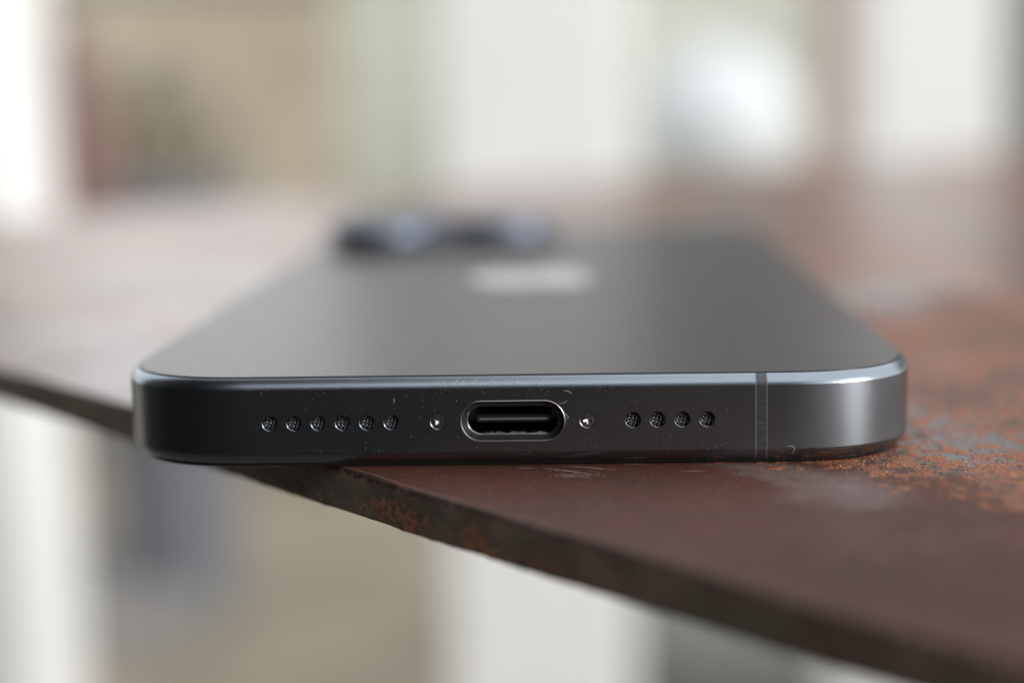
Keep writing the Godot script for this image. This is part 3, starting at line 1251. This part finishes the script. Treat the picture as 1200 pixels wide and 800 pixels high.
	for k in 26:
		var x0 := rng.randf_range(-6.5, 3.2)
		var b0 := rng.randf_range(0.35, 0.6)
		var dx := rng.randf_range(0.25, 0.8)
		var db := rng.randf_range(0.2, 0.45)
		var wd := rng.randf_range(0.012, 0.03)
		var rs := [PackedInt32Array(), PackedInt32Array()]
		for i in 7:
			var f := i / 6.0
			var a := minf(a1, b0 + db * f)
			var nn := Vector3(0, sin(a), cos(a))
			var bq: Vector2 = bevel.call(a, y_hi - yt - 0.03)
			var q := Vector3(x0 + dx * f, yt + 0.03 + bq.y, -bq.x) + nn * 0.004
			var w := wd * sin(PI * (0.08 + 0.84 * f))
			rs[0].append(s.p(q - Vector3(w, 0, 0), nn))
			rs[1].append(s.p(q + Vector3(w, 0, 0), nn))
		s.net(rs)
	obj("scuffs", s, mat(lin(0.45, 0.45, 0.46), 0.45, 1.0), phone).set_meta("kind", "stuff")

	build_phone_back()
	# side keys on the long sides
	for k in [[1.0, -33.0, 6.0], [1.0, -47.5, 5.0], [1.0, -59.5, 5.0], [-1.0, -54.0, 8.0], [-1.0, -100.0, 8.5]]:
		s = Shape.new()
		var z: float = -LENGTH - k[1] if k[1] > -80 else k[1]
		s.box(Vector3(k[0] * HALF_W - 0.4, cy - 1.3, z - k[2]), Vector3(k[0] * HALF_W + 0.4, cy + 1.3, z + k[2]), 0.25)
		obj("side_key", s, metal, phone)


func build_phone_back() -> void:
	var top := 8.02
	# raised camera plateau
	var x0 := -34.1
	var x1 := 3.6
	var z0 := -110.6
	var z1 := -148.2
	var mid := Vector2((x0 + x1) / 2, (z0 + z1) / 2)
	var line := outline((x1 - x0) / 2, (z0 - z1) / 2, -(z0 - z1) / 2, 11.0, [-7.0, 0.0, 7.0])
	for o in line:
		o[0] += mid.x
		o[1] += mid.y
	var s := Shape.new()
	var prof := []
	for k in 9:
		var f := k / 8.0
		var e := smoothstep(0.0, 1.0, f)
		var sl := 6.0 * f * (1.0 - f) * 1.7 / 1.5
		prof.append([1.5 * f - 0.4, top - 0.02 + 1.7 * e, sl / sqrt(1 + sl * sl), 1.0 / sqrt(1 + sl * sl)])
	sweep(s, line, prof)
	lid(s, line, 1.1, top + 1.68, 1.0)
	var pg := mat(lin(0.030, 0.030, 0.032), 0.2)
	obj("camera_plateau", s, pg, phone)
	var py := top + 1.68
	var ring := mat(lin(0.15, 0.175, 0.225), 0.5, 1.0)
	var lens := mat(lin(0.012, 0.016, 0.03), 0.05)
	lens.metallic_specular = 0.9
	for q in [[-24.6, -119.6], [-24.6, -138.6], [-6.9, -129.1]]:
		s = Shape.new()
		s.lathe(Vector3(q[0], 0, q[1]), [Vector2(8.4, py - 0.05), Vector2(8.35, py + 1.5), Vector2(8.1, py + 1.85), Vector2(7.6, py + 1.95), Vector2(7.2, py + 1.85), Vector2(7.1, py + 1.5)], 64)
		var b := obj("camera_lens", s, ring, phone)
		s = Shape.new()
		s.lathe(Vector3(q[0], 0, q[1]), [Vector2(7.1, py + 1.6), Vector2(6.9, py + 1.62), Vector2(0.001, py + 1.64)], 48)
		obj("lens_glass", s, lens, b)
	for q in [[-6.9, -143.0, 3.1, "flash"], [-6.9, -115.2, 3.1, "depth_sensor"]]:
		s = Shape.new()
		s.lathe(Vector3(q[0], 0, q[1]), [Vector2(q[2], py - 0.02), Vector2(q[2] - 0.05, py + 0.05), Vector2(q[2] - 0.3, py + 0.07), Vector2(0.001, py + 0.09)], 36)
		obj(q[3], s, mat(lin(0.62, 0.58, 0.45), 0.3) if q[3] == "flash" else mat(lin(0.01, 0.01, 0.012), 0.1), phone)
	# inlaid glossy logo in the middle of the back
	var cv := Curve2D.new()
	var k := 1.15
	for q in [
			[Vector2(0.2, 4.3), Vector2(-1.2, 0.7), Vector2(1.2, 0.7)], [Vector2(4.6, 4.9), Vector2(-1.3, 0.5), Vector2(1.6, -0.3)],
			[Vector2(7.0, 3.2), Vector2(-0.7, 1.2), Vector2(-2.6, -1.5)], [Vector2(6.9, -2.7), Vector2(-2.7, 1.6), Vector2(-0.6, -2.2)],
			[Vector2(3.9, -7.4), Vector2(1.4, 0.6), Vector2(-1.3, -0.6)], [Vector2(0.3, -7.0), Vector2(1.3, -0.3), Vector2(-1.3, -0.3)],
			[Vector2(-3.4, -7.4), Vector2(1.3, -0.6), Vector2(-2.4, 0.8)], [Vector2(-7.3, 0.2), Vector2(0.0, -3.2), Vector2(0.0, 3.1)],
			[Vector2(-3.6, 5.0), Vector2(-2.2, 0.0), Vector2(1.5, 0.2)], [Vector2(0.2, 4.3), Vector2(-1.2, -0.6), Vector2.ZERO]]:
		cv.add_point(q[0] * k, q[1] * k, q[2] * k)
	var leaf := Curve2D.new()
	for q in [[Vector2(0.3, 5.4), Vector2.ZERO, Vector2(-0.2, 2.0)], [Vector2(3.5, 9.2), Vector2(-1.6, -0.5), Vector2(0.3, -2.2)], [Vector2(0.3, 5.4), Vector2(1.8, 0.2), Vector2.ZERO]]:
		leaf.add_point(q[0] * k, q[1] * k, q[2] * k)
	s = Shape.new()
	for curve in [cv, leaf]:
		var pts: PackedVector2Array = curve.tessellate(5, 2)
		pts.remove_at(pts.size() - 1)
		var ids := Geometry2D.triangulate_polygon(pts)
		var first := s.v.size()
		for q in pts:
			s.p(Vector3(q.x, top + 0.012, -LENGTH / 2 - q.y * 1.15), Vector3.UP)
		for i in range(0, ids.size(), 3):
			s.tri(first + ids[i], first + ids[i + 1], first + ids[i + 2])
	obj("logo", s, mat(lin(0.62, 0.62, 0.62), 0.28, 1.0), phone)


# ---------------------------------------------------------------- lint and dust
func build_small() -> void:
	var lint := mat(lin(0.50, 0.50, 0.50), 0.8)
	var up := Vector3(0, TABLE_Y, 0)
	fibre(lint, "hook-shaped pale fibre low on the phone frame, right of the antenna band", [Vector3(23.5, 1.55, 0.03), Vector3(23.85, 1.62, 0.06), Vector3(24.15, 1.50, 0.04), Vector3(24.15, 1.2, 0.0), Vector3(23.95, 0.9, -0.08)], 0.02)
	fibre(lint, "short arched fibre above the right end of the charging port", [Vector3(4.45, 6.68, 0.02), Vector3(4.8, 6.62, 0.05), Vector3(5.15, 6.38, 0.02)], 0.018)
	fibre(lint, "wavy fibre on the upper right rim of the charging port", [Vector3(4.0, 5.5, 0.04), Vector3(4.25, 5.6, 0.1), Vector3(4.5, 5.62, 0.05), Vector3(4.72, 5.82, 0.03)], 0.016)
	fibre(lint, "curled fibre at the right side of the charging port rim", [Vector3(4.42, 4.75, 0.05), Vector3(4.65, 4.55, 0.1), Vector3(4.78, 4.3, 0.05), Vector3(4.6, 4.15, 0.04)], 0.018)
	fibre(lint, "tiny upright fibre above the speaker hole nearest the left screw", [Vector3(-10.3, 6.15, 0.02), Vector3(-10.22, 5.95, 0.05), Vector3(-10.3, 5.7, 0.02)], 0.018)
	# fine dust on the near end and the back of the phone
	var mm := MultiMesh.new()
	mm.transform_format = MultiMesh.TRANSFORM_3D
	var s := Shape.new()
	s.unit = 1.0
	var o := [Vector3(0, 1, 0), Vector3(1, 0, 0), Vector3(0, 0, 1), Vector3(-1, 0, 0), Vector3(0, 0, -1), Vector3(0, -1, 0)]
	for f in [[0, 1, 2], [0, 2, 3], [0, 3, 4], [0, 4, 1], [5, 1, 2], [5, 2, 3], [5, 3, 4], [5, 4, 1]]:
		s.tri(s.p(o[f[0]], o[f[0]]), s.p(o[f[1]], o[f[1]]), s.p(o[f[2]], o[f[2]]))
	mm.mesh = s.mesh()
	mm.mesh.surface_set_material(0, lint)
	var drift := noise(1.0 / 3.0, 3, 99)
	mm.instance_count = 1100
	for i in 1100:
		var sz := 0.009 + 0.030 * pow(rng.randf(), 6.0)
		var at := Vector3(rng.randf_range(-24, 23), rng.randf_range(1.3, 6.9), 0.005)
		if drift.get_noise_2d(at.x, at.y) < rng.randf_range(-0.4, 0.35):
			at = Vector3(clampf(rng.randfn(0.0, 5.5), -22, 22), clampf(rng.randfn(5.2, 1.4), 1.3, 6.85), 0.005)
		if i < 130:
			at = Vector3(rng.randf_range(-26, 26), 8.025, -1.0 - 9.0 * rng.randf() * rng.randf())
		if i >= 130:
			var q := Vector2(at.x, at.y - 4.06)
			var open := Vector2(maxf(absf(q.x) - 2.74, 0.0), q.y).length() < 1.9
			for hx in [-21.1, -18.98, -16.86, -14.74, -12.62, -10.5, -6.46, 6.46, 10.38, 12.5, 14.62, 16.74]:
				open = open or (q - Vector2(hx, 0)).length() < 0.74
			if open:
				at = Vector3(rng.randf_range(-23, 23), 1.45 + 0.5 * rng.randf() + (4.9 if rng.randf() < 0.5 else 0.0), 0.005)
		var b := Basis.from_euler(Vector3(rng.randf() * TAU, rng.randf() * TAU, 0)).scaled(Vector3(sz, sz * 0.6, sz * rng.randf_range(0.6, 2.0)) * MM)
		mm.set_instance_transform(i, Transform3D(b, at * MM))
	var mi := MultiMeshInstance3D.new()
	mi.name = "dust"
	mi.multimesh = mm
	mi.position = up
	mi.set_meta("kind", "stuff")
	add_child(mi)
	tag(mi, "fine pale dust specks scattered over the phone's near end and back", "dust")


func fibre(lint: Material, label: String, pts: Array, rad: float) -> void:
	var cv := Curve3D.new()
	for i in pts.size():
		var a: Vector3 = pts[maxi(i - 1, 0)]
		var b: Vector3 = pts[mini(i + 1, pts.size() - 1)]
		cv.add_point(pts[i], (a - b) / 5.0, (b - a) / 5.0)
	cv.bake_interval = 0.04
	var line := []
	for q in cv.get_baked_points():
		line.append(q - pts[0])
	var s := Shape.new()
	s.tube(line, rad, 5, 0.5)
	var o := obj("lint_fibre", s, lint)
	o.position = Vector3(0, TABLE_Y, 0) + pts[0] * MM
	tag(o, label, "lint", "lint fibres on the phone")
